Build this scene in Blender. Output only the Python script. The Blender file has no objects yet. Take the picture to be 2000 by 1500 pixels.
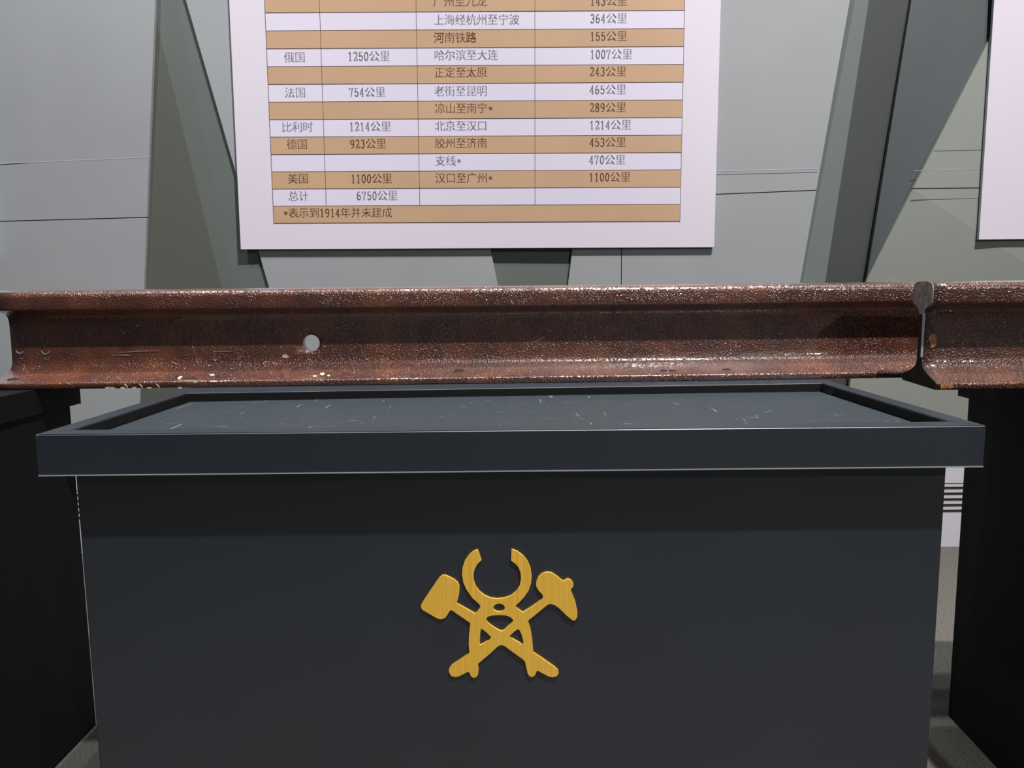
import bpy, bmesh, math, random
from mathutils import Vector, Matrix
random.seed(7)
C = bpy.context.scene.collection
R = math.radians
H = 0.76            # camera height

# ------------------------------------------------------------------ camera, world, lights, exposure
cam = bpy.data.cameras.new('camera'); camo = bpy.data.objects.new('camera', cam); C.objects.link(camo)
cam.sensor_width = 36.0; cam.lens = 1480.0 / 2000.0 * 36.0; cam.clip_start = 0.01
pitch, roll, yaw = R(7.05), R(0.55), R(-0.27)
fw = Vector((math.sin(yaw) * math.cos(pitch), math.cos(yaw) * math.cos(pitch), -math.sin(pitch)))
rt = Vector((math.cos(yaw), -math.sin(yaw), 0)); up = rt.cross(fw)
r2 = rt * math.cos(roll) - up * math.sin(roll); u2 = up * math.cos(roll) + rt * math.sin(roll)
M = Matrix((r2, u2, -fw)).transposed().to_4x4(); M.translation = (0, 0, H)
camo.matrix_world = M
bpy.context.scene.camera = camo

w = bpy.data.worlds.new('world'); bpy.context.scene.world = w; w.use_nodes = True
w.node_tree.nodes['Background'].inputs[0].default_value = (0.80, 0.92, 1.0, 1)
w.node_tree.nodes['Background'].inputs[1].default_value = 0.065

def spot(name, loc, target, power, size, angle, col, blend=0.5):
    l = bpy.data.lights.new(name, 'SPOT'); l.energy = power; l.shadow_soft_size = size
    l.spot_size = R(angle); l.spot_blend = blend; l.color = col
    o = bpy.data.objects.new(name, l); C.objects.link(o); o.location = loc
    o.rotation_euler = (Vector(target) - Vector(loc)).to_track_quat('-Z', 'Y').to_euler()
    return o
spot('key_spotlight', (1.40, -0.80, 5.4), (0.0, 1.5, 0.6), 1480, 0.05, 60, (1.0, 0.955, 0.93))
spot('side_spotlight', (2.6, -2.5, 2.5), (1.1, 1.1, 0.4), 120, 0.06, 70, (0.93, 0.97, 1.0))
for wx_, we_ in ((-1.5, 135), (0.0, 45), (1.5, 32)):  # unseen spots added to brighten the wall
    spot('wall_fill_spot', (wx_, 0.7, 3.6), (wx_ * 0.85, 2.17, 0.6), we_, 0.06, 56, (0.95, 0.98, 1.0), 0.9)
for lx_, le_ in ((-1.5, 120), (-0.5, 150), (0.5, 150), (1.5, 100)):       # unseen row of small spots added to brighten level surfaces and glints
    spot('overhead_fill_spot', (lx_, 0.95, 3.7), (lx_ * 0.8, 0.90, 0.6), le_, 0.035, 50, (0.90, 0.97, 1.0), 0.7)

vs = bpy.context.scene.view_settings
vs.view_transform = 'Standard'; vs.look = 'None'; vs.exposure = 0.14; vs.gamma = 1.0; vs.use_curve_mapping = False

# ------------------------------------------------------------------ helpers
def s2l(c):
    return tuple(((v / 255) / 12.92 if v / 255 <= 0.04045 else ((v / 255 + 0.055) / 1.055) ** 2.4) for v in c) + (1,)

def mat(name, col, rough=0.5, metal=0.0, spec=0.5, coat=0.0, noise=None, bump=None, coat_rough=0.1):
    """noise=(scale, amount) varies the colour; bump=(scale, strength, distance)"""
    m = bpy.data.materials.new(name); m.use_nodes = True
    nt = m.node_tree; b = nt.nodes['Principled BSDF']
    b.inputs['Base Color'].default_value = col
    b.inputs['Roughness'].default_value = rough; b.inputs['Metallic'].default_value = metal
    b.inputs['Specular IOR Level'].default_value = spec
    b.inputs['Coat Weight'].default_value = coat; b.inputs['Coat Roughness'].default_value = coat_rough
    tc = nt.nodes.new('ShaderNodeTexCoord')
    if noise:
        n = nt.nodes.new('ShaderNodeTexNoise'); n.inputs['Scale'].default_value = noise[0]; n.inputs['Detail'].default_value = 6
        nt.links.new(tc.outputs['Object'], n.inputs['Vector'])
        r = nt.nodes.new('ShaderNodeValToRGB')
        a = noise[1]
        r.color_ramp.elements[0].position = 0.3; r.color_ramp.elements[1].position = 0.7
        r.color_ramp.elements[0].color = tuple(c * (1 - a) for c in col[:3]) + (1,)
        r.color_ramp.elements[1].color = tuple(min(1, c * (1 + a)) for c in col[:3]) + (1,)
        nt.links.new(n.outputs['Fac'], r.inputs['Fac']); nt.links.new(r.outputs['Color'], b.inputs['Base Color'])
    if bump:
        n = nt.nodes.new('ShaderNodeTexNoise'); n.inputs['Scale'].default_value = bump[0]; n.inputs['Detail'].default_value = 3
        nt.links.new(tc.outputs['Object'], n.inputs['Vector'])
        bp = nt.nodes.new('ShaderNodeBump'); bp.inputs['Strength'].default_value = bump[1]; bp.inputs['Distance'].default_value = bump[2]
        nt.links.new(n.outputs['Fac'], bp.inputs['Height']); nt.links.new(bp.outputs['Normal'], b.inputs['Normal'])
    return m

MAT = {}
MAT['wall'] = mat('grey_wall_paint', (0.290, 0.302, 0.316, 1), 0.5, noise=(3, 0.05), bump=(40, 0.05, 0.001))
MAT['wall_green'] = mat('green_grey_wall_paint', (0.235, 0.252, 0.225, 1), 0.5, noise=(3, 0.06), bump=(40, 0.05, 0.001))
MAT['wall_dark'] = mat('dark_grey_facet', (0.118, 0.134, 0.124, 1), 0.5, noise=(3, 0.06))  # darker base colours set facet by facet
MAT['wall_darker'] = mat('charcoal_wall', (0.055, 0.060, 0.060, 1), 0.5, noise=(3, 0.06))
MAT['wall_olive'] = mat('olive_grey_facet', (0.086, 0.090, 0.078, 1), 0.5, noise=(3, 0.06))
MAT['wall_shadow'] = mat('painted_wall_shadow', (0.052, 0.062, 0.066, 1), 0.5, noise=(3, 0.06))  # cast shadow on the right wall, put into the base colour
MAT['wall_mid'] = mat('mid_grey_facet', (0.150, 0.175, 0.168, 1), 0.5, noise=(3, 0.05))  # mid grey base colour of the right folded facet
MAT['base'] = mat('pale_skirting_paint', (0.62, 0.60, 0.66, 1), 0.5, noise=(5, 0.03))
MAT['gap'] = mat('black_joint', (0.006, 0.006, 0.006, 1), 0.8)
MAT['seam'] = mat('grey_seam', (0.06, 0.065, 0.065, 1), 0.7)
MAT['seam_light'] = mat('pale_seam', (0.48, 0.5, 0.52, 1), 0.5)
MAT['floor'] = mat('speckled_carpet', (0.105, 0.095, 0.082, 1), 0.95, noise=(260, 0.45), bump=(300, 0.6, 0.002))
MAT['board'] = mat('white_board', (0.65, 0.60, 0.685, 1), 0.35, noise=(1.5, 0.01))
MAT['board_edge'] = mat('blue_grey_board_edge', (0.55, 0.66, 0.74, 1), 0.3)
MAT['cell_white'] = mat('white_print', (0.65, 0.61, 0.73, 1), 0.35)
MAT['cell_tan'] = mat('tan_print', (0.50, 0.325, 0.205, 1), 0.35, noise=(4, 0.05))
MAT['ink_brown'] = mat('brown_ink', (0.095, 0.040, 0.022, 1), 0.4)
MAT['ink_grey'] = mat('grey_ink', (0.17, 0.155, 0.19, 1), 0.4)
MAT['line'] = mat('dark_line_ink', (0.075, 0.045, 0.04, 1), 0.4)
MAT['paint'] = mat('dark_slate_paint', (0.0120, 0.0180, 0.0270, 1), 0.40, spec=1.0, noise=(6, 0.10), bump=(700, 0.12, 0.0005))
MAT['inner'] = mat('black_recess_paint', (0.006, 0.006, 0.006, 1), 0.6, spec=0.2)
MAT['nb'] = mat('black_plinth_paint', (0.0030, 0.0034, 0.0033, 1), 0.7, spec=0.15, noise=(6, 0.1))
MAT['edge'] = mat('bare_metal_edge', (0.42, 0.44, 0.44, 1), 0.3, metal=0.3)
MAT['brass'] = mat('brushed_brass', (0.52, 0.285, 0.040, 1), 0.45, metal=0.1)
MAT['raw'] = mat('dusty_raw_steel', (0.22, 0.19, 0.16, 1), 0.75, noise=(55, 0.55), bump=(200, 0.4, 0.001))
MAT['dark_end'] = mat('dark_rusted_end', (0.016, 0.011, 0.008, 1), 0.8, spec=0.2, noise=(80, 0.4))
MAT['chip'] = mat('bare_pale_chip', (0.55, 0.40, 0.30, 1), 0.6, noise=(300, 0.3))
MAT['white_mark'] = mat('dried_white_mark', (0.16, 0.14, 0.13, 1), 0.6)
MAT['orange'] = mat('orange_rust', (0.36, 0.16, 0.045, 1), 0.6, noise=(400, 0.7))
MAT['pit'] = mat('black_pit', (0.008, 0.005, 0.004, 1), 0.9)
MAT['straw'] = mat('straw', (0.55, 0.33, 0.18, 1), 0.6)

def brushed():
    nt = MAT['brass'].node_tree; b = nt.nodes['Principled BSDF']
    tc = nt.nodes.new('ShaderNodeTexCoord'); mp = nt.nodes.new('ShaderNodeMapping'); mp.inputs['Scale'].default_value = (500, 1, 6)
    n = nt.nodes.new('ShaderNodeTexNoise'); n.inputs['Scale'].default_value = 1.0; n.inputs['Detail'].default_value = 4
    nt.links.new(tc.outputs['Object'], mp.inputs[0]); nt.links.new(mp.outputs[0], n.inputs['Vector'])
    r = nt.nodes.new('ShaderNodeValToRGB')
    r.color_ramp.elements[0].position = 0.3; r.color_ramp.elements[1].position = 0.7
    r.color_ramp.elements[0].color = (0.82, 0.46, 0.050, 1); r.color_ramp.elements[1].color = (1.0, 0.60, 0.085, 1)
    nt.links.new(n.outputs['Fac'], r.inputs['Fac']); nt.links.new(r.outputs['Color'], b.inputs['Base Color'])
brushed()

def plate_mat():
    """the tray's sheet: slate lightened for overhead light and reflections, glossier, with fine scratches and dust"""
    m = mat('scuffed_slate_sheet', (0.082, 0.102, 0.116, 1), 0.36, spec=0.9)  # base colour lightened to carry overhead light and reflections
    nt = m.node_tree; b = nt.nodes['Principled BSDF']; tc = nt.nodes.new('ShaderNodeTexCoord')
    mixc = None
    prev = None
    for sc, rot, lo in (((160, 14, 40), 0.12, 0.695), ((24, 190, 40), 0.4, 0.70), ((260, 260, 260), 0.0, 0.70)):
        mp = nt.nodes.new('ShaderNodeMapping'); mp.inputs['Scale'].default_value = sc; mp.inputs['Rotation'].default_value = (0, 0, rot)
        nt.links.new(tc.outputs['Object'], mp.inputs[0])
        n = nt.nodes.new('ShaderNodeTexNoise'); n.inputs['Scale'].default_value = 1.0; n.inputs['Detail'].default_value = 2
        nt.links.new(mp.outputs[0], n.inputs['Vector'])
        r = nt.nodes.new('ShaderNodeMapRange'); r.inputs['From Min'].default_value = lo; r.inputs['From Max'].default_value = lo + 0.04
        nt.links.new(n.outputs['Fac'], r.inputs['Value'])
        if prev is None: prev = r.outputs[0]
        else:
            a = nt.nodes.new('ShaderNodeMath'); a.operation = 'MAXIMUM'
            nt.links.new(prev, a.inputs[0]); nt.links.new(r.outputs[0], a.inputs[1]); prev = a.outputs[0]
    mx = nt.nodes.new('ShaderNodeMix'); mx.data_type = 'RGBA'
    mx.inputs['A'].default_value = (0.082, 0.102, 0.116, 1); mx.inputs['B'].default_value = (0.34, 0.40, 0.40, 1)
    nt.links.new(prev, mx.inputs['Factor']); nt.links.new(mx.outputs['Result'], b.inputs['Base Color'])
    return m
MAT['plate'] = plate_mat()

def rail_mat(name, sparkle, dark):
    """thick glossy brown varnish over pitted, rusted steel"""
    m = bpy.data.materials.new(name); m.use_nodes = True
    nt = m.node_tree; b = nt.nodes['Principled BSDF']; L = nt.links.new
    tc = nt.nodes.new('ShaderNodeTexCoord')
    n = nt.nodes.new('ShaderNodeTexNoise'); n.inputs['Scale'].default_value = 14; n.inputs['Detail'].default_value = 8; n.inputs['Roughness'].default_value = 0.65
    L(tc.outputs['Object'], n.inputs['Vector'])
    r = nt.nodes.new('ShaderNodeValToRGB')
    e = r.color_ramp.elements
    e[0].position = 0.30; e[0].color = (0.042 * dark, 0.014 * dark, 0.010 * dark, 1)
    e[1].position = 0.74; e[1].color = (0.150 * dark, 0.050 * dark, 0.020 * dark, 1)
    k = e.new(0.52); k.color = (0.085 * dark, 0.027 * dark, 0.015 * dark, 1)
    L(n.outputs['Fac'], r.inputs['Fac']); L(r.outputs['Color'], b.inputs['Base Color'])
    b.inputs['Roughness'].default_value = 0.34; b.inputs['Specular IOR Level'].default_value = 0.6
    b.inputs['Coat Weight'].default_value = 1.0; b.inputs['Coat IOR'].default_value = 1.6; b.inputs['Coat Roughness'].default_value = 0.05
    # bumps: smoother to the left, rougher to the right
    sx = nt.nodes.new('ShaderNodeSeparateXYZ'); L(tc.outputs['Object'], sx.inputs[0])
    g = nt.nodes.new('ShaderNodeMapRange'); g.inputs['From Min'].default_value = -0.2; g.inputs['From Max'].default_value = 1.1
    g.inputs['To Min'].default_value = 0.60 * sparkle; g.inputs['To Max'].default_value = 0.95 * sparkle
    L(sx.outputs['X'], g.inputs['Value'])
    # varnish droplets: little domes of uneven size, over gentler undulation
    v = nt.nodes.new('ShaderNodeTexVoronoi'); v.inputs['Scale'].default_value = 330; v.feature = 'SMOOTH_F1'; v.inputs['Smoothness'].default_value = 0.35
    L(tc.outputs['Object'], v.inputs['Vector'])
    dm = nt.nodes.new('ShaderNodeMapRange'); dm.interpolation_type = 'SMOOTHSTEP'
    dm.inputs['From Min'].default_value = 0.55; dm.inputs['From Max'].default_value = 0.0; dm.inputs['To Min'].default_value = 0; dm.inputs['To Max'].default_value = 1
    L(v.outputs['Distance'], dm.inputs['Value'])
    v2 = nt.nodes.new('ShaderNodeTexNoise'); v2.inputs['Scale'].default_value = 45; v2.inputs['Detail'].default_value = 4
    L(tc.outputs['Object'], v2.inputs['Vector'])
    ms = nt.nodes.new('ShaderNodeMapRange'); ms.inputs['From Min'].default_value = 0.38; ms.inputs['From Max'].default_value = 0.62
    ms.inputs['To Min'].default_value = 0.5; ms.inputs['To Max'].default_value = 1.0
    L(v2.outputs['Fac'], ms.inputs['Value'])
    mm = nt.nodes.new('ShaderNodeMath'); mm.operation = 'MULTIPLY'; L(dm.outputs[0], mm.inputs[0]); L(ms.outputs[0], mm.inputs[1])
    ad = nt.nodes.new('ShaderNodeMath'); ad.operation = 'MULTIPLY_ADD'; ad.inputs[1].default_value = 0.5
    L(v2.outputs['Fac'], ad.inputs[0]); L(mm.outputs[0], ad.inputs[2])
    bp = nt.nodes.new('ShaderNodeBump'); bp.inputs['Distance'].default_value = 0.0014
    L(g.outputs[0], bp.inputs['Strength']); L(ad.outputs[0], bp.inputs['Height'])
    L(bp.outputs['Normal'], b.inputs['Normal']); L(bp.outputs['Normal'], b.inputs['Coat Normal'])
    return m
MAT['rail'] = rail_mat('brown_varnished_steel', 1.0, 1.0)
MAT['rail2'] = rail_mat('dark_brown_varnished_steel', 1.6, 0.85)

def link(name, me, material, parent=None):
    o = bpy.data.objects.new(name, me); C.objects.link(o)
    if material is not None: me.materials.append(material)
    if parent is not None: o.parent = parent
    return o
def obj(name, bm, material, parent=None, smooth=False):
    me = bpy.data.meshes.new(name)
    bmesh.ops.recalc_face_normals(bm, faces=bm.faces)
    bm.to_mesh(me); bm.free()
    if smooth:
        for p in me.polygons: p.use_smooth = True
    return link(name, me, material, parent)
def empty(name, loc=(0, 0, 0), rz=0.0):
    o = bpy.data.objects.new(name, None); C.objects.link(o); o.location = loc; o.rotation_euler = (0, 0, rz)
    o.empty_display_size = 0.05
    return o
def tag(o, label, cat, group=None):
    o['label'] = label; o['category'] = cat
    if group: o['group'] = group
    return o
def box(bm, x0, x1, y0, y1, z0, z1, bev=0.0):
    b2 = bmesh.new()
    bmesh.ops.create_cube(b2, size=1)
    for v in b2.verts:
        v.co = Vector(((x0 + x1) / 2 + v.co.x * (x1 - x0), (y0 + y1) / 2 + v.co.y * (y1 - y0), (z0 + z1) / 2 + v.co.z * (z1 - z0)))
    if bev: bmesh.ops.bevel(b2, geom=b2.edges[:], offset=bev, segments=2, affect='EDGES', profile=0.5)
    me = bpy.data.meshes.new('tmp'); b2.to_mesh(me); b2.free(); bm.from_mesh(me); bpy.data.meshes.remove(me)
def bx(x0, x1, y0, y1, z0, z1, bev=0.0):
    bm = bmesh.new(); box(bm, x0, x1, y0, y1, z0, z1, bev); return bm
def prism(pts, d):
    """closed prism: pts front outline (3D), extruded by vector d"""
    bm = bmesh.new()
    a = [bm.verts.new(p) for p in pts]; b = [bm.verts.new(Vector(p) + Vector(d)) for p in pts]
    bm.faces.new(a); bm.faces.new(b[::-1]); n = len(pts)
    for i in range(n): bm.faces.new((a[i], b[i], b[(i + 1) % n], a[(i + 1) % n]))
    return bm

# ------------------------------------------------------------------ floor and back wall
fl = obj('floor', bx(-3.2, 3.2, -2.0, 2.30, -0.05, 0.0), MAT['floor']); fl['kind'] = 'structure'
YW = 2.17
wall = obj('wall_back', bx(-3.2, 3.2, 2.34, 2.44, 0.0, 3.2), MAT['wall_darker']); wall['kind'] = 'structure'
def wp(x, z, Y):            # a corner measured on the wall plane, carried to its own depth
    k = Y / YW
    return Vector((x * k, Y, H + (z - H) * k))
TOP, BOT = 2.6, 0.02
def lx(x0, z0, s, z): return x0 + s * (z - z0)      # a slanted fold line
L0 = lambda z: lx(-1.365, 1.55, -(-1.29 + 1.365) / 0.775, z)
L1 = lambda z: lx(-0.9707, 1.5527, 0.1085, z)
LM = lambda z: lx(-0.965, 1.47, -0.19, z)
L2 = lambda z: lx(-0.887, 1.5518, -0.2425, z)
K1 = lambda z: lx(-0.0673, 0.8753, -0.195, z)
K2 = lambda z: lx(0.164, 0.8731, 0.128, z)
R1 = lambda z: lx(0.9159, 1.5323, 0.141, z)
R2 = lambda z: lx(0.9672, 1.5318, 0.115, z)
R3 = lambda z: lx(1.0794, 1.5306, 0.1137, z)
G = 0.006
DG = lambda z: lx(1.006, 0.80, 0.47, z)  # edge of the painted wall shadow
def panel(pts, m, t=0.012, name='wall_panel', lab=None):
    o = obj(name, prism([wp(*p) for p in pts], (0, t, 0)), m, wall)
    if lab: o['label'] = lab
    return o
def strip(fa, fb, z0, z1, Ya, Yb, m, lab=None, Yat=None, Ybt=None):
    """panel between two fold lines; depth at left (Ya) and right (Yb), Yat/Ybt at its top"""
    Yat = Ya if Yat is None else Yat; Ybt = Yb if Ybt is None else Ybt
    cz = lambda z, f: (z(f(1.0)) if callable(z) else z)
    a0, b0_, b1, a1 = cz(z0, fa), cz(z0, fb), cz(z1, fb), cz(z1, fa)
    return panel([(fa(a0), a0, Ya), (fb(b0_), b0_, Yb), (fb(b1), b1, Ybt), (fa(a1), a1, Yat)], m, lab=lab)
j = 0.0013
JL = lambda x: 0.9735 + (x + 1.03) * 0.0165
JR = lambda x: 1.0290 + (x - 0.835) * 0.030
JL0 = lambda x: JL(x) - j
JL1 = lambda x: JL(x) + j
JR0 = lambda x: JR(x) - j
JR1 = lambda x: JR(x) + j
# panel group left of the first fold
XL = lambda z: -2.6
strip(XL, L0, BOT, JL0, 2.19, YW, MAT['wall']); strip(XL, L0, JL1, TOP, 2.19, YW, MAT['wall'])
strip(L0, L1, BOT, JL0, YW, YW, MAT['wall']); strip(L0, L1, JL1, TOP, YW, YW, MAT['wall'])
# the dark folded wedge
zm = 1.519       # where the middle fold meets the left one
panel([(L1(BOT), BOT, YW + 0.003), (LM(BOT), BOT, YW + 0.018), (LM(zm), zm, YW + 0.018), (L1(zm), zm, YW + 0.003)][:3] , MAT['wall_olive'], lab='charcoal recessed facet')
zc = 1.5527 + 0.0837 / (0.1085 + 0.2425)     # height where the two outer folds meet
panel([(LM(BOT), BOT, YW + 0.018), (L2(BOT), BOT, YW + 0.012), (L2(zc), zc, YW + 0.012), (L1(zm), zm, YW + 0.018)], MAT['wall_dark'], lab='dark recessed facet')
# wide light panels behind the middle board
S3 = lambda z: 0.3012
ZT = 1.15
strip(L2, K1, BOT, ZT, YW, YW, MAT['wall'])
strip(K2, S3, BOT, ZT, YW, YW, MAT['wall'])
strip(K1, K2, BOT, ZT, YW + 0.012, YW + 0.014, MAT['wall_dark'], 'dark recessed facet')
panel([(L2(ZT), ZT, YW), (S3(ZT), ZT, YW), (S3(zc), zc, YW), (L2(zc), zc, YW)], MAT['wall'])
panel([(L1(zc), zc, YW), (S3(zc), zc, YW), (S3(TOP), TOP, YW), (L1(TOP), TOP, YW)], MAT['wall'])
S3b = lambda z: 0.3037
strip(S3b, R1, BOT, JR0, YW, YW, MAT['wall']); strip(S3b, R1, JR1, TOP, YW, YW, MAT['wall'])
# right fold
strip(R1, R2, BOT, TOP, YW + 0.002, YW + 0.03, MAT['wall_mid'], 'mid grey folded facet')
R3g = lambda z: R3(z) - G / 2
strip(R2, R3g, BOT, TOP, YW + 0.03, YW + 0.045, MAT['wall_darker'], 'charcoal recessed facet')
obj('joint', prism([wp(R3(BOT) - G, BOT, YW + 0.075), wp(R3(BOT) + G, BOT, YW + 0.075), wp(R3(TOP) + G, TOP, YW + 0.075), wp(R3(TOP) - G, TOP, YW + 0.075)], (0, 0.005, 0)), MAT['gap'], wall)['label'] = 'black open joint'
# far right: cast shadow painted as a darker facet above its slanted edge, green-grey panel beneath it
R3h = lambda z: R3(z) + G / 2
zi = 0.80 + (R3(0.80) + G / 2 - 1.006) / (0.47 - 0.1137)
panel([(R3h(zi), zi, YW + 0.02), (DG(1.9), 1.9, YW), (DG(1.9), TOP, YW + 0.02), (R3h(TOP), TOP, YW + 0.045)], MAT['wall_shadow'], lab='diagonal cast shadow on the wall, painted as a darker facet')
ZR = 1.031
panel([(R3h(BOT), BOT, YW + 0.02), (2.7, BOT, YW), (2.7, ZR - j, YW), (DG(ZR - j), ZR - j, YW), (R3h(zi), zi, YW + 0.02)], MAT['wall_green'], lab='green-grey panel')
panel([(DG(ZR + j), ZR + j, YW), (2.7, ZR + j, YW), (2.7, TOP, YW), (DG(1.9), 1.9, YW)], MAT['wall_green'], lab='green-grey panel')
# fine seams scored across the sheets
def seam(x0, z0, x1, z1, m, hgt=0.0012, Y=YW):
    obj('seam', prism([wp(x0, z0, Y - 0.0006), wp(x1, z1, Y - 0.0006), wp(x1, z1 + hgt, Y - 0.0006), wp(x0, z0 + hgt, Y - 0.0006)], (0, 0.001, 0)), m, wall)
seam(-1.75, 1.114, -0.7534 - 0.262, 1.137, MAT['seam_light'], 0.0014)
seam(0.3037, 1.080, 0.848, 1.0872, MAT['seam_light'], 0.0014)
seam(0.3037, 1.071, 0.846, 1.078, MAT['seam'], 0.0008)
seam(1.115, 1.079, 1.75, 1.090, MAT['seam_light'], 0.0008)
seam(1.165, 1.132, 1.75, 1.139, MAT['seam'], 0.0008)
seam(1.110, 1.000, 1.75, 1.008, MAT['seam'], 0.0008)

# pale skirting with five long vent slots
base = obj('baseboard_back', bx(-3.0, 3.0, YW - 0.014, YW - 0.001, 0.0, 0.300), MAT['base']); base['kind'] = 'structure'
for k in range(5):
    z = 0.1095 + k * 0.01715
    obj('vent_slot', bx(-2.9, 2.9, YW - 0.0160, YW - 0.0135, z - 0.0024, z + 0.0024), MAT['gap'], base)
obj('hairline_joint', bx(-2.9, 2.9, YW - 0.0150, YW - 0.0135, 0.1905, 0.1915), MAT['seam'], base)

# ------------------------------------------------------------------ text
def digit_mesh(ch, x0, y0, wd, ht, bm):
    """song style figure: thin level strokes, heavier upright strokes"""
    def arc(cx, cy, rx, ry, a0, a1, n=18):
        return [(cx + rx * math.cos(R(a0 + (a1 - a0) * i / n)), cy + ry * math.sin(R(a0 + (a1 - a0) * i / n))) for i in range(n + 1)]
    S = {
     '0': [arc(.5, .5, .34, .46, 0, 360, 32)],
     '1': [[(.5, .03), (.5, .95)], [(.22, .80), (.36, .86), (.5, .95)], [(.24, .02), (.76, .02)]],
     '2': [arc(.48, .70, .32, .26, 160, -30, 16) + [(.55, .38), (.20, .06)], [(.16, .04), (.84, .04)], [(.84, .04), (.86, .22)]],
     '3': [arc(.46, .73, .30, .23, 155, -80, 16), arc(.46, .27, .34, .26, 80, -155, 18)],
     '4': [[(.64, .02), (.64, .96)], [(.64, .96), (.12, .30)], [(.10, .28), (.90, .28)], [(.46, .02), (.82, .02)]],
     '5': [[(.24, .94), (.80, .94)], [(.24, .94), (.22, .50)], arc(.48, .31, .34, .28, 125, -155, 20)],
     '6': [[(.74, .92), (.55, .93)] + arc(.58, .50, .42, .44, 100, 180, 10), arc(.5, .29, .33, .26, 0, 360, 26)],
     '7': [[(.16, .93), (.86, .93)], [(.16, .93), (.14, .76)], [(.84, .92), (.56, .50), (.44, .02)]],
     '8': [arc(.5, .73, .27, .22, 0, 360, 24), arc(.5, .26, .33, .24, 0, 360, 24)],
     '9': [[(.26, .06), (.45, .05)] + arc(.42, .48, .42, .44, -80, 0, 10), arc(.5, .69, .33, .26, 0, 360, 26)],
     '*': [[(.5, .26), (.5, .80)], [(.18, .38), (.82, .68)], [(.18, .68), (.82, .38)]],
    }
    t = ht * (0.052 if ch != '*' else 0.040)
    for pl in S[ch]:
        P = [(x0 + px * wd, y0 + py * ht) for px, py in pl]
        n = len(P)
        for i in range(n - 1):
            (ax, ay), (bx_, by) = P[i], P[i + 1]
            dx, dy = bx_ - ax, by - ay; l = math.hypot(dx, dy) or 1e-9
            dx, dy = dx / l, dy / l
            h = t * (0.42 + 0.62 * abs(dy))
            e = h * 0.35
            q = [(ax - dx * e - dy * h, ay - dy * e + dx * h), (bx_ + dx * e - dy * h, by + dy * e + dx * h), (bx_ + dx * e + dy * h, by + dy * e - dx * h), (ax - dx * e + dy * h, ay - dy * e - dx * h)]
            bm.faces.new([bm.verts.new((u, v, 0)) for u, v in q])

GLY = {}
def glyph(ch):
    """outline of one character in an em square, with its level strokes thinned"""
    if ch in GLY: return GLY[ch]
    cu = bpy.data.curves.new('g', 'FONT'); cu.body = ch; cu.size = 1.0; cu.fill_mode = 'BOTH'
    o = bpy.data.objects.new('g', cu); C.objects.link(o)
    dg = bpy.context.evaluated_depsgraph_get(); dg.update()
    c2 = o.to_curve(dg, apply_modifiers=False).copy()
    ty, tx = (0.0200, 0.007) if ch not in '河路' else (0.0, 0.0)
    for sp in c2.splines:
        bp = sp.bezier_points; n = len(bp)
        if n < 3: continue
        co = [b.co.copy() for b in bp]; hl = [b.handle_left.copy() for b in bp]; hr = [b.handle_right.copy() for b in bp]
        off = []
        for i in range(n):
            a = co[i] - (hl[i] if (hl[i] - co[i]).length > 1e-4 else co[i - 1])
            b = (hr[i] if (hr[i] - co[i]).length > 1e-4 else co[(i + 1) % n]) - co[i]
            a = a.normalized(); b = b.normalized()
            na = Vector((a.y, -a.x, 0)); nb = Vector((b.y, -b.x, 0))
            ox = 0.0; oy = 0.0
            for nn in (na, nb):
                if abs(nn.x) > abs(ox): ox = nn.x
                if abs(nn.y) > abs(oy): oy = nn.y
            off.append(Vector((ox * tx, oy * ty, 0)))
        for i, b in enumerate(bp):
            b.handle_left_type = b.handle_right_type = 'FREE'
        for i, b in enumerate(bp):
            b.co = co[i] + SG * off[i]; b.handle_left = hl[i] + SG * off[i]; b.handle_right = hr[i] + SG * off[i]
    c2.resolution_u = 3; c2.dimensions = '2D'; c2.fill_mode = 'BOTH'; c2.extrude = 0
    o2 = bpy.data.objects.new('g2', c2); C.objects.link(o2); dg = bpy.context.evaluated_depsgraph_get(); dg.update()
    me = bpy.data.meshes.new_from_object(o2.evaluated_get(dg))
    xs = [v.co.x for v in me.vertices]; ys = [v.co.y for v in me.vertices]
    bpy.data.objects.remove(o); bpy.data.objects.remove(o2)
    GLY[ch] = (me, (min(xs) + max(xs)) / 2 if xs else 0, (min(ys) + max(ys)) / 2 if ys else 0, xs, ys)
    return GLY[ch]
SG = -1.0
def text_mesh(s, x, y, em):
    """s drawn from x rightwards, centred on height y; full-width characters are em wide, figures half"""
    bm = bmesh.new(); cx = x
    for ch in s:
        if ch in '0123456789*':
            hh = em * 0.80
            if ch == '*': digit_mesh(ch, cx + em * 0.02, y - em * 0.38, em * 0.50, em * 0.70, bm)
            else: digit_mesh(ch, cx + em * 0.03, y - hh / 2, em * 0.44, hh, bm)
            cx += em * 0.5
        else:
            me, gx, gy, xs, ys = glyph(ch)
            wk = em * GK
            b2 = bmesh.new(); b2.from_mesh(me)
            for v in b2.verts: v.co = Vector((cx + em / 2 + (v.co.x - GCX) * wk, y + (v.co.y - GCY) * wk, 0))
            t = bpy.data.meshes.new('t'); b2.to_mesh(t); b2.free(); bm.from_mesh(t); bpy.data.meshes.remove(t)
            cx += em
    return bm
_m = glyph('国')          # the box-shaped character sets the scale and centre of the em square
GCX, GCY = _m[1], _m[2]
GK = 0.86 / (max(_m[4]) - min(_m[4]))

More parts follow.
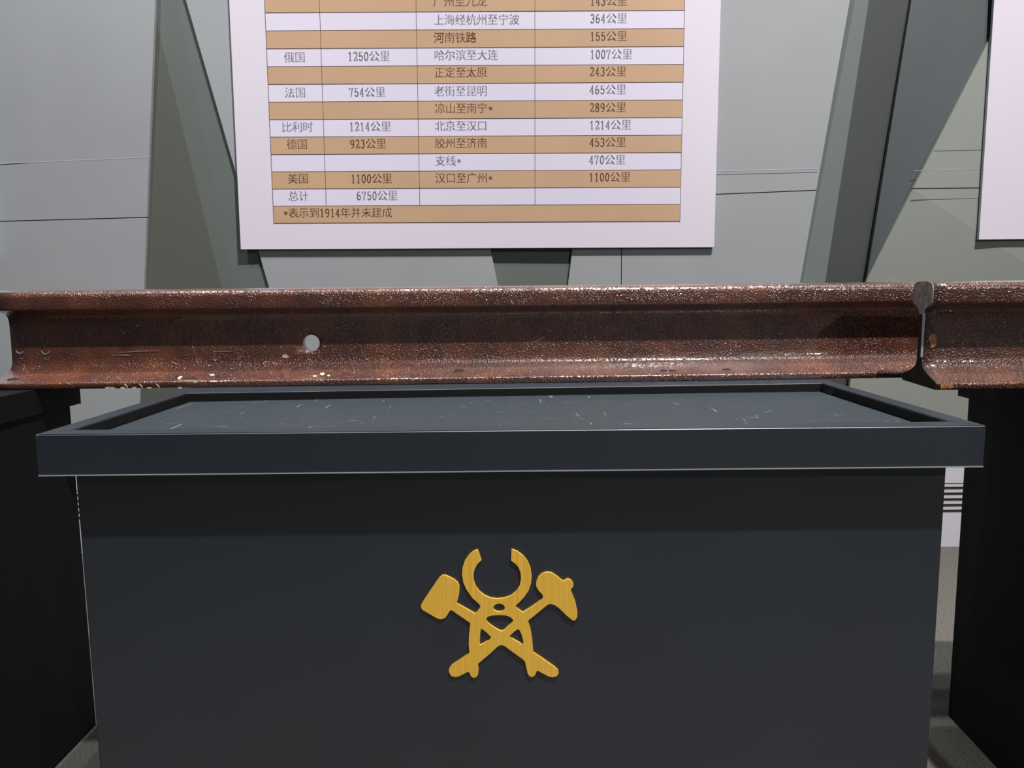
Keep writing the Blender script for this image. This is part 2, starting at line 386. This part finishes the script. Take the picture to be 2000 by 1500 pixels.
# ------------------------------------------------------------------ boards on the wall
# board frame: origin at bottom-left front corner, x to the right, y up, z towards the room
def board(x0, z0, wd, ht, rot, tilt, Y, label):
    o = bpy.data.objects.new('information_board', None); C.objects.link(o); o.empty_display_size = 0.05
    ax = Vector((math.cos(rot), 0, math.sin(rot)))
    ay = Vector((-math.sin(rot), math.sin(tilt), math.cos(rot) * math.cos(tilt))).normalized()
    az = ax.cross(ay); ay = az.cross(ax)
    m = Matrix((ax, ay, az)).transposed().to_4x4(); m.translation = (x0, Y, z0)
    o.matrix_world = m
    tag(o, label, 'board', 'white boards on the wall')
    t = 0.010
    obj('sheet', bx(0, wd, 0, ht, -0.0025, 0, 0.0008), MAT['board'], o)
    obj('core', bx(0.0002, wd - 0.0002, 0.0002, ht - 0.0002, -t, -0.0025), MAT['board_edge'], o)['label'] = 'blue-grey side edge of the board'
    for px, py in ((0.1, 0.06), (wd - 0.1, 0.06)):
        obj('spacer', bx(px - 0.02, px + 0.02, py - 0.02, py + 0.02, -t - 0.0020, -t), MAT['seam'], o)
    return o
BY = 2.1555
kb = BY / 2.1
def bz(z): return H + (z - H) * kb
b0 = board(-0.7487 * kb, bz(0.8780), 1.2943 * kb, 0.80, R(-0.30), R(0.12), BY, 'white board printed with the brown-striped railway mileage table, above the long rail')
board(1.2650 * kb, bz(0.8848), 1.25, 0.80, 0, R(0.12), BY, 'plain white board cut off by the right edge of the photo')
board(-1.4225 * kb - 1.25, bz(0.872), 1.25, 0.80, 0, R(0.12), BY, 'sliver of white board at the left edge of the photo')

Minv = b0.matrix_world.inverted()
cam_o = Vector((0, 0, H))
def px2b(x, y):
    """where a line of sight through the printed table meets the board's face (measured layout)"""
    d = fw + r2 * ((x - 1000) / 1480) - u2 * ((y - 750) / 1480)
    o_ = Minv @ cam_o; d_ = Minv.to_3x3() @ d
    t = -o_.z / d_.z
    p = o_ + d_ * t
    return p.x, p.y
# layout in board units, read once from the photograph
tl = px2b(519.5, 26.7); bl = px2b(533.5, 435.5); tr = px2b(1336, 18.6); br = px2b(1329, 432.3)
X0 = (tl[0] + bl[0]) / 2; X4 = (tr[0] + br[0]) / 2
Y0 = (bl[1] + br[1]) / 2; rowh = ((tl[1] + tr[1]) / 2 - Y0) / 12
X1 = (px2b(636, 400)[0] + px2b(626, 25)[0]) / 2; X2 = (px2b(820, 400)[0] + px2b(813, 22)[0]) / 2; X3 = (px2b(1045, 400)[0] + px2b(1045, 20)[0]) / 2
Z1, Z2, Z3 = 0.0004, 0.0008, 0.0012
tbl = obj('table_print', bx(X0, X4, Y0, Y0 + rowh * 15, 0.0, Z1), MAT['cell_white'], b0)
tbl['label'] = 'printed four-column table'
for r in range(15):
    if r % 2 == 0:
        o = obj('tan_row', bx(X0, X4, Y0 + r * rowh, Y0 + (r + 1) * rowh, 0.0, Z2), MAT['cell_tan'], tbl)
        o['label'] = 'tan row'
lw = 0.0011
for r in range(16):
    obj('ruling_line', bx(X0 - lw / 2, X4 + lw / 2, Y0 + r * rowh - lw / 2, Y0 + r * rowh + lw / 2, 0.0, Z3), MAT['line'], tbl)
for X, y0_ in ((X0, 0), (X1, 1), (X2, 1), (X3, 1), (X4, 0)):
    obj('ruling_line', bx(X - lw / 2, X + lw / 2, Y0 + y0_ * rowh, Y0 + 15 * rowh, 0.0, Z3), MAT['line'], tbl)
EM = (px2b(1015, 39)[0] - px2b(847, 39)[0]) / 8
rows = [  # (row above the bottom, [(text, left edge px, centre y px)])
    (0, [('*表示到1914年并未建成', 553, 416)]),
    (1, [('总计', 563, 383), ('6750公里', 696, 382)]),
    (2, [('美国', 562, 349), ('1100公里', 685, 349), ('汉口至广州*', 850, 348), ('1100公里', 1150, 346)]),
    (3, [('支线*', 850, 314), ('470公里', 1150, 312)]),
    (4, [('德国', 560, 282), ('923公里', 683, 281), ('胶州至济南', 849, 280), ('453公里', 1151, 278)]),
    (5, [('比利时', 550, 248), ('1214公里', 682, 247), ('北京至汉口', 849, 246), ('1214公里', 1151, 244)]),
    (6, [('凉山至南宁*', 849, 212), ('289公里', 1151, 210)]),
    (7, [('法国', 556, 181), ('754公里', 681, 180), ('老街至昆明', 848, 178), ('465公里', 1151, 175)]),
    (8, [('正定至太原', 848, 142), ('243公里', 1151, 140)]),
    (9, [('俄国', 555, 112), ('1250公里', 679, 110), ('哈尔滨至大连', 848, 108), ('1007公里', 1152, 106)]),
    (10, [('河南铁路', 847, 74), ('155公里', 1152, 71)]),
    (11, [('上海经杭州至宁波', 847, 39), ('364公里', 1152, 36)]),
    (12, [('广州至九龙', 846, 3), ('143公里', 1152, 2)]),
]
for r, items in rows:
    for s, px, py in items:
        x, y = px2b(px, py)
        bm = text_mesh(s, x, y, EM)
        for v in bm.verts: v.co.z = Z3 + 0.0003
        me = bpy.data.meshes.new('lettering'); bm.to_mesh(me); bm.free()
        o = link('lettering', me, MAT['ink_brown'] if r % 2 == 0 else MAT['ink_grey'], tbl)

# ------------------------------------------------------------------ plinths
def plinth(x0, x1, yf, yb, ztop, th, ix, iyf, iyb, main, rz=0.0, pivot=(0, 0), ledge=(0.342, 0.0)):
    """box body under a shallow overhanging tray; origin at the front-left foot"""
    e = empty('display_plinth', (pivot[0], pivot[1], 0), rz)
    px, py = pivot
    x0 -= px; x1 -= px; yf -= py; yb -= py
    paint = MAT['paint'] if main else MAT['nb']
    body = obj('body', bx(x0 + ix, x1 - ix, yf + iyf, yb - iyb, 0.0, ztop - th + 0.004, 0.002), paint, e)
    # tray: four rims, mitred ring with a lip, and the sheet inside
    lip_f, lip_s, rec = 0.027, 0.0225, 0.0125
    zb = ztop - th
    def rimpiece(name, pts, lab=None):
        o = obj(name, prism([(a, b, zb) for a, b in pts], (0, 0, th)), paint, e)
        bm = bmesh.new(); bm.from_mesh(o.data); bmesh.ops.bevel(bm, geom=[g for g in bm.edges if abs(g.verts[0].co.z - g.verts[1].co.z) < 1e-5 and g.verts[0].co.z > ztop - 0.001], offset=(0.0013 if name == 'front_rim' else 0.0005), segments=3, affect='EDGES'); bm.to_mesh(o.data); bm.free()
        if lab: o['label'] = lab
        return o
    la, lb = yf + ledge[0] + ledge[1] * (x0 - 0), yf + ledge[0] + ledge[1] * (x1 - 0)
    f = rimpiece('front_rim', [(x0, yf), (x1, yf), (x1 - lip_s, yf + lip_f), (x0 + lip_s, yf + lip_f)])
    rimpiece('side_rim', [(x0, yf), (x0 + lip_s, yf + lip_f), (x0 + lip_s, la), (x0, la)])
    rimpiece('side_rim', [(x1, yf), (x1, lb), (x1 - lip_s, lb), (x1 - lip_s, yf + lip_f)])
    rimpiece('back_ledge', [(x0, la), (x1, lb), (x1, yb), (x0, yb)], 'wide flat ledge carrying the rail')
    if main:
        # black lining of the recess and the loose sheet lying in it
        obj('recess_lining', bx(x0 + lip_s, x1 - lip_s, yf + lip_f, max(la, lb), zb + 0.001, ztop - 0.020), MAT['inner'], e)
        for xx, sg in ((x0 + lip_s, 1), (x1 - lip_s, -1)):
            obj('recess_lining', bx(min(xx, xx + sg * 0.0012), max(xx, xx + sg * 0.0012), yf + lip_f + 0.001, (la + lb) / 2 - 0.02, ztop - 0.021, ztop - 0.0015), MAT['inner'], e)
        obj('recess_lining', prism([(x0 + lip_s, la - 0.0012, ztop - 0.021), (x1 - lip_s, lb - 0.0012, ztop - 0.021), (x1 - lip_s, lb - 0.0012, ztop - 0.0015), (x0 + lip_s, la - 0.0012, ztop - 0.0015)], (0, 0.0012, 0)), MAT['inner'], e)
        # sheet, slightly bowed in the middle
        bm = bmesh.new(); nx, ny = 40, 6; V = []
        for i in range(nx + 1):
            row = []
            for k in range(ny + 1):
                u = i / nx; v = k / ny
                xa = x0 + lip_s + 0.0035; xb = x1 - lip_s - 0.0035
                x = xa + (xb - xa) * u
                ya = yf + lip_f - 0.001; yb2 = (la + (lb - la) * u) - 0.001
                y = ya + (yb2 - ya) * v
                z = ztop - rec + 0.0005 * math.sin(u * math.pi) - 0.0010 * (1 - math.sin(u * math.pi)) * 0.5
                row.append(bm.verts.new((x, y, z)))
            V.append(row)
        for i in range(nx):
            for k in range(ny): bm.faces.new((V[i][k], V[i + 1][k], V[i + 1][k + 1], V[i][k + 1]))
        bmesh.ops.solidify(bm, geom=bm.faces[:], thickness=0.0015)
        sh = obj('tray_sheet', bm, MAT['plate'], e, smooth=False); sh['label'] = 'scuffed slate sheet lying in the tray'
        # bright cut edge along the bottom of the tray
        ed = obj('bottom_edge', bx(x0, x1, yf - 0.0009, yf + 0.002, zb - 0.0002, zb + 0.0009), MAT['edge'], e); ed['label'] = 'bare bright metal edge'
        ed = obj('bottom_edge', bx(x0 - 0.0006, x0 + 0.002, yf, yb, zb - 0.0002, zb + 0.0009), MAT['edge'], e)
    else:
        obj('tray_sheet', bx(x0 + lip_s, x1 - lip_s, yf + lip_f, max(la, lb), zb + 0.001, ztop - rec), paint, e)
    return e

ZT_ = 0.614
pm = plinth(-0.5058, 0.4945, 0.783, 1.300, ZT_, 0.0445, 0.0245, 0.024, 0.02, True, R(0.28), (-0.5058, 0.783), ledge=(0.3415 - 0.019, 0.046))
tag(pm, 'dark slate plinth with a shallow tray top and brass emblem, under the long rail', 'plinth', 'display plinths')
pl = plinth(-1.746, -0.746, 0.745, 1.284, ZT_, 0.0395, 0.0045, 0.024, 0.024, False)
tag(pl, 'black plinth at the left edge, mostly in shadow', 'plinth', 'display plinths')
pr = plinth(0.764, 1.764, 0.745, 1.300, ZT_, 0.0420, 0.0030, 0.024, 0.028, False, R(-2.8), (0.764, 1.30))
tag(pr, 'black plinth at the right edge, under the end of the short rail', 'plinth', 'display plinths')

# brass emblem: open jaws over a crossed hammer and pick
OUT = [(692,147),(728,243),(690,280),(662,330),(650,385),(652,435),(668,490),(700,540),(745,580),(800,608),(870,620),(940,611),(1000,588),(1050,545),(1082,490),(1094,420),(1090,370),(1072,315),(1042,280),(1002,250),(1010,143),(1060,165),(1110,205),(1150,255),(1178,325),(1188,400),(1182,470),(1160,540),(1120,600),(1075,650),(1032,688),(1065,722),(1105,755),(1180,705),(1280,632),(1296,608),(1290,578),(1255,540),(1233,500),(1232,460),(1250,415),(1285,380),(1330,365),(1375,372),(1420,403),(1465,443),(1490,455),(1505,440),(1525,432),(1552,444),(1575,478),(1573,505),(1552,525),(1552,550),(1588,640),(1610,740),(1609,800),(1590,833),(1568,830),(1520,790),(1440,708),(1400,680),(1360,668),(1330,682),(1152,832),(1172,905),(1187,1000),(1194,1080),(1195,1140),(1290,1210),(1395,1288),(1430,1322),(1436,1350),(1418,1380),(1380,1390),(1340,1380),(1280,1345),(1242,1322),(1228,1332),(1215,1368),(1190,1387),(1166,1380),(1148,1350),(1135,1290),(1125,1235),(1110,1215),(1020,1145),(935,1078),(903,1066),(872,1078),(780,1165),(680,1250),(684,1300),(680,1355),(663,1383),(636,1390),(614,1372),(600,1333),(583,1330),(545,1350),(500,1374),(460,1381),(427,1367),(408,1330),(412,1298),(440,1262),(605,1145),(600,1060),(604,960),(618,855),(610,843),(530,785),(445,722),(427,728),(407,762),(382,798),(347,811),(310,802),(180,722),(162,700),(163,672),(185,635),(262,520),(340,408),(365,388),(392,387),(430,405),(470,426),(503,455),(519,490),(516,560),(504,610),(488,655),(560,700),(660,760),(680,752),(715,692),(702,665),(640,605),(590,530),(560,460),(548,380),(556,310),(580,245),(620,190),(660,158)]
HOLES = [[(886 + 55 * math.cos(a * math.pi / 12), 704 + 41 * math.sin(a * math.pi / 12)) for a in range(24)],
         [(890,774),(950,778),(992,796),(1022,828),(980,876),(930,925),(908,934),(880,925),(810,878),(775,845),(760,815),(778,790),(820,777)],
         [(712,908),(730,910),(770,945),(807,985),(808,998),(795,1020),(750,1045),(712,1068),(697,1065),(701,985)],
         [(1062,910),(1075,922),(1096,970),(1110,1030),(1110,1060),(1100,1068),(1040,1030),(976,990),(985,975),(1025,935)]]
def emblem():
    sc = 0.8073 / 1480 / 4.545
    cu = bpy.data.curves.new('e', 'CURVE'); cu.dimensions = '2D'; cu.fill_mode = 'BOTH'; cu.extrude = 0.0010; cu.bevel_depth = 0.0003; cu.resolution_u = 3
    for pts in [OUT] + HOLES:
        s = cu.splines.new('POLY'); s.points.add(len(pts) - 1); s.use_cyclic_u = True
        for i, (a, b) in enumerate(pts): s.points[i].co = ((a - 886) * sc, -(b - 770) * sc, 0, 1)
    o = bpy.data.objects.new('e', cu); C.objects.link(o); dg = bpy.context.evaluated_depsgraph_get(); dg.update()
    me = bpy.data.meshes.new_from_object(o.evaluated_get(dg)); bpy.data.objects.remove(o)
    me.name = 'emblem'; me.transform(Matrix.Rotation(R(90), 4, 'X'))
    return me
ME = emblem()
d = fw + r2 * ((780 + 886 / 4.545 - 1000) / 1480) - u2 * ((1030 + 770 / 4.545 - 750) / 1480)
P = cam_o + d * (0.8083 / d.y)
em = bpy.data.objects.new('emblem', ME); C.objects.link(em); ME.materials.clear(); ME.materials.append(MAT['brass'])
em.parent = pm
bpy.context.view_layer.update()
em.matrix_parent_inverse = pm.matrix_world.inverted()
em.location = P; em['label'] = 'brushed brass emblem of open jaws over a crossed hammer and pick'

# ------------------------------------------------------------------ rails
def rail_profile():
    def arc(cx, cz, r, a0, a1, n): return [(cx + r * math.cos(R(a0 + (a1 - a0) * i / n)), cz + r * math.sin(R(a0 + (a1 - a0) * i / n))) for i in range(n + 1)]
    h = [(0.0615, 0.0), (0.0630, 0.002)] + arc(0.0600, 0.0075, 0.0030, 0, 75, 4)
    h += [(0.048, 0.0142), (0.036, 0.0178)]
    h += [(0.0275, 0.0208), (0.0205, 0.0236), (0.0150, 0.0268), (0.0112, 0.0310), (0.0090, 0.0360), (0.0080, 0.044)]
    h += [(0.0072, 0.075), (0.0072, 0.098)]
    h += [(0.0080, 0.105), (0.0100, 0.1100), (0.0140, 0.1138), (0.020, 0.1165), (0.030, 0.1198)]
    h += arc(0.0325, 0.1235, 0.0025, -70, 0, 3)
    h += [(0.0355, 0.130), (0.0355, 0.1400)]
    h += arc(0.0245, 0.1405, 0.0110, 5, 78, 7)
    h += [(0.014, 0.1528), (0.0, 0.1534)]
    left = [(-a, b) for a, b in h[:-1]][::-1]
    return h + left
def rail(name, length, m, rough_end=False):
    """runs along +x from its own origin, foot on z = 0, y centred"""
    prof = rail_profile(); n = len(prof); seg = 60
    bm = bmesh.new(); rings = []
    rnd = random.Random(3)
    for s in range(seg + 1):
        x = length * s / seg
        rings.append([bm.verts.new((x, a, b)) for a, b in prof])
    for s in range(seg):
        for i in range(n):
            f = bm.faces.new((rings[s][i], rings[s + 1][i], rings[s + 1][(i + 1) % n], rings[s][(i + 1) % n])); f.smooth = True
    c1 = bm.faces.new(rings[0][::-1]); c2 = bm.faces.new(rings[-1])
    bmesh.ops.recalc_face_normals(bm, faces=bm.faces)
    me = bpy.data.meshes.new(name); bm.to_mesh(me); bm.free()
    return me
RP = rail_profile()
# long rail: left end behind the left plinth, right end passing behind the short rail
ry = math.atan(0.036)
cy = lambda x: 1.190 + 0.036 * x + 0.0625
e1 = empty('rail', (-0.812, cy(-0.812), ZT_ + 0.0002), ry)
tag(e1, 'long brown varnished steel rail lying across the middle plinth, bolt hole in its web', 'rail', 'old steel rails')
me = rail('long_rail', 1.66, MAT['rail'])
ro = link('rail_bar', me, MAT['rail'], e1)
# bolt hole through the web
hx = (-0.3295 + 0.812) / math.cos(ry) - 0.003
bmh = bmesh.new(); bmesh.ops.create_cone(bmh, cap_ends=True, segments=40, radius1=0.0134, radius2=0.0134, depth=0.06, matrix=Matrix.Translation((hx, 0, 0.6775 - ZT_)) @ Matrix.Rotation(R(90), 4, 'X'))
cut = obj('cutter', bmh, None)
cut.parent = e1
bpy.context.view_layer.update()
md = ro.modifiers.new('hole', 'BOOLEAN'); md.operation = 'DIFFERENCE'; md.object = cut; md.solver = 'EXACT'
dg = bpy.context.evaluated_depsgraph_get(); dg.update()
me2 = bpy.data.meshes.new_from_object(ro.evaluated_get(dg)); ro.modifiers.clear(); ro.data = me2
bpy.data.objects.remove(cut)
me2.name = 'rail_bar'

# short rail on the right plinth, nearer the camera, its sawn end showing
e2 = empty('rail', (0.6020, 1.0655 + 0.0628, ZT_ + 0.0002), R(-1.6))
tag(e2, 'shorter darker pitted steel rail at the right, its raw sawn end facing left', 'rail', 'old steel rails')
me = rail('short_rail', 1.1, MAT['rail2'])
for v in me.vertices:      # end sawn a little out of square
    if v.co.x < 0.001: v.co.x += 0.10 * v.co.y + 0.0015
r2o = link('rail_bar', me, MAT['rail2'], e2)
# raw end skin: head greyer than the web
bm = bmesh.new()
hd = [p for p in RP if p[1] > 0.104]
def cap(pts, t=0.0016):
    return prism([(0.10 * a + 0.0014, a, b) for a, b in pts], (-t, 0, 0))
o = obj('sawn_head_end', cap(hd), MAT['raw'], e2); o['label'] = 'dusty grey raw steel end of the rail head'
ft = [p for p in RP if p[1] < 0.106]
o = obj('sawn_web_and_foot_end', cap(ft, 0.0012), MAT['dark_end'], e2); o['label'] = 'dark rusted end of the web and foot'
# bright worn line down the front edge of the web end
o = obj('worn_edge', bx(-0.0018, 0.0012, -0.0085, -0.0070, 0.042, 0.112), MAT['edge'], e2); o['label'] = 'bright worn edge of the web'
# rusty corner of the foot and a patch of orange rust on the web
rnd = random.Random(5)
def blob(name, parent, m, x, y, z, rx, rz_, lab=None, n=11, t=0.0008, tilt=0.0, fac='front'):
    """small irregular flake lying on a surface; x along the rail, outline in the x-z plane turned by tilt about x"""
    pts = []
    for i in range(n):
        a = 2 * math.pi * i / n; k = 0.65 + 0.5 * rnd.random()
        u, v = rx * k * math.cos(a), rz_ * k * math.sin(a)
        pts.append((x + u, y + v * math.sin(tilt), z + v * math.cos(tilt)))
    d = (0, -t * math.cos(tilt), t * math.sin(tilt))
    o = obj(name, prism(pts, d), m, parent)
    if lab: o['label'] = lab
    return o
blob('rust_patch', e2, MAT['orange'], 0.014, -0.0085, 0.066, 0.006, 0.010, 'orange rust patch')
for k in range(6):
    blob('rust_patch', e2, MAT['orange'], 0.002 + k * 0.003, -0.0634, 0.0055 + 0.001 * (k % 2), 0.0022, 0.0038, None, t=0.0006)

# rail coordinates from a measured spot on the long rail's near face
def on_rail(px, py, yloc):
    """local (x, z) on the plane y = yloc of the long rail for a spot seen in the photograph"""
    inv = e1.matrix_world.inverted(); d = fw + r2 * ((px - 1000) / 1480) - u2 * ((py - 750) / 1480)
    o_ = inv @ cam_o; d_ = inv.to_3x3() @ d; t = (yloc - o_.y) / d_.y; p = o_ + d_ * t
    return p.x, p.z
def prof_y(z, foot=False):
    """near-face distance of the profile at height z (negative y side)"""
    best = None
    half = RP[:RP.index((0.0, 0.1534)) + 1]
    for (a, b), (c, d) in zip(half, half[1:]):
        if min(b, d) - 1e-9 <= z <= max(b, d) + 1e-9 and abs(d - b) > 1e-7:
            y = a + (c - a) * (z - b) / (d - b)
            if best is None or y > best: best = y
    return -(best if best is not None else 0.0075)
def settle(px, py):
    y = -0.03
    for _ in range(25):
        x, z = on_rail(px, py, y)
        y = 0.6 * y + 0.4 * prof_y(min(max(z, 0.001), 0.153))
    return x, y, z
def stroke(name, pts, m, wdt, lab=None, n=5):
    """thin mark following the rail's surface through photo-measured points"""
    P3 = [Vector(settle(*p)) for p in pts]
    bm = bmesh.new(); prev = None
    for i, p in enumerate(P3):
        t = (P3[min(i + 1, len(P3) - 1)] - P3[max(i - 1, 0)]).normalized()
        sd = t.cross(Vector((0, -1, 0.2))).normalized() * wdt
        k = 0.5 if i in (0, len(P3) - 1) else 1.0
        q = [bm.verts.new(p + Vector((0, -0.0006, 0.0003)) + sd * k), bm.verts.new(p + Vector((0, -0.0012, 0.0005))), bm.verts.new(p + Vector((0, -0.0006, 0.0003)) - sd * k)]
        if prev: bm.faces.new((prev[0], q[0], q[1], prev[1])); bm.faces.new((prev[1], q[1], q[2], prev[2])); bm.faces.new((prev[0], prev[2], q[2], q[0]))
        prev = q
    o = obj(name, bm, m, e1)
    if lab: o['label'] = lab
    return o
bpy.context.view_layer.update()
def ring(cx, cy_, rx, ry_, a0, a1, n=10): return [(cx + rx * math.cos(R(a0 + (a1 - a0) * i / n)), cy_ + ry_ * math.sin(R(a0 + (a1 - a0) * i / n))) for i in range(n + 1)]
stroke('dried_drip', ring(88, 665, 7, 9, -200, 160), MAT['white_mark'], 0.0005, 'pale dried ring mark')
stroke('dried_drip', ring(89, 684, 8, 8, 10, 170), MAT['white_mark'], 0.0013)
stroke('dried_drip', ring(92, 700, 3, 4, -20, 200), MAT['white_mark'], 0.0005)
stroke('dried_drip', ring(39, 664, 8, 9, -120, 40), MAT['white_mark'], 0.0004)
stroke('dried_drip', ring(39, 684, 7, 7, 10, 170), MAT['white_mark'], 0.0013)
for q in ([(38, 700), (46, 702), (54, 700)], [(42, 704), (50, 706)], [(47, 712), (50, 722), (56, 731)]):
    stroke('dried_drip', q, MAT['white_mark'], 0.0006)
stroke('pale_scratch', [(222, 694), (240, 694), (256, 695)], MAT['chip'], 0.0006)
stroke('pale_scratch', [(225, 690), (260, 687), (290, 686), (312, 686)], MAT['chip'], 0.0004)
stroke('pale_scratch', [(418, 687), (440, 687), (458, 686)], MAT['chip'], 0.0004)
stroke('pale_scratch', [(335, 707), (342, 710), (349, 713)], MAT['chip'], 0.0008)
stroke('straw_sliver', [(1042, 669), (1053, 664), (1064, 658)], MAT['straw'], 0.0006, 'orange straw sliver stuck to the web')
stroke('pale_hair', [(737, 688), (750, 690), (760, 694), (770, 701), (778, 706), (782, 708), (785, 704)], MAT['straw'], 0.00025, 'pale hair caught in the varnish')
stroke('pale_scratch', [(1394, 673), (1404, 670), (1410, 667)], MAT['white_mark'], 0.0006)
stroke('pale_scratch', [(1400, 691), (1408, 689), (1414, 687)], MAT['white_mark'], 0.0006)
stroke('pale_scratch', [(714, 703), (719, 702), (722, 699)], MAT['chip'], 0.0007)
def flake(px, py, wpx, hpx, m, name='paint_chip', lab=None):
    x, y, z = settle(px, py); s = 1.24 / 1480
    slope = 0.9 if z < 0.03 and z > 0.012 else 0.0
    return blob(name, e1, m, x, y - 0.0002, z, wpx * s / 2, hpx * s / 2 * (2.2 if slope else 1.0), lab, tilt=slope * 1.3 if slope else 0.0, t=0.0007)
flake(557, 696, 14, 8, MAT['chip'], lab='pale paint chip')
for a in ((351, 738, 9, 6), (366, 744, 20, 5), (382, 745, 8, 7), (415, 733, 10, 3), (352, 743, 6, 8), (630, 731, 9, 5), (615, 735, 10, 3), (642, 734, 6, 3)):
    flake(*a, MAT['chip'])
for a in ((373, 740, 20, 4), (347, 735, 9, 3), (896, 724, 22, 6), (425, 734, 10, 4), (1296, 724, 14, 3), (1312, 724, 14, 3), (1418, 722, 20, 4), (27, 741, 22, 4)):
    flake(*a, MAT['pit'], 'rust_pit')
for i, px in enumerate((247, 276, 309)):
    stroke('paint_chip', [(px - 4, 750), (px, 754), (px + 3, 758)], MAT['chip'], 0.0010)
for px in (210, 220, 240, 262, 292, 352): flake(px, 757.5, 10, 3, MAT['chip'])
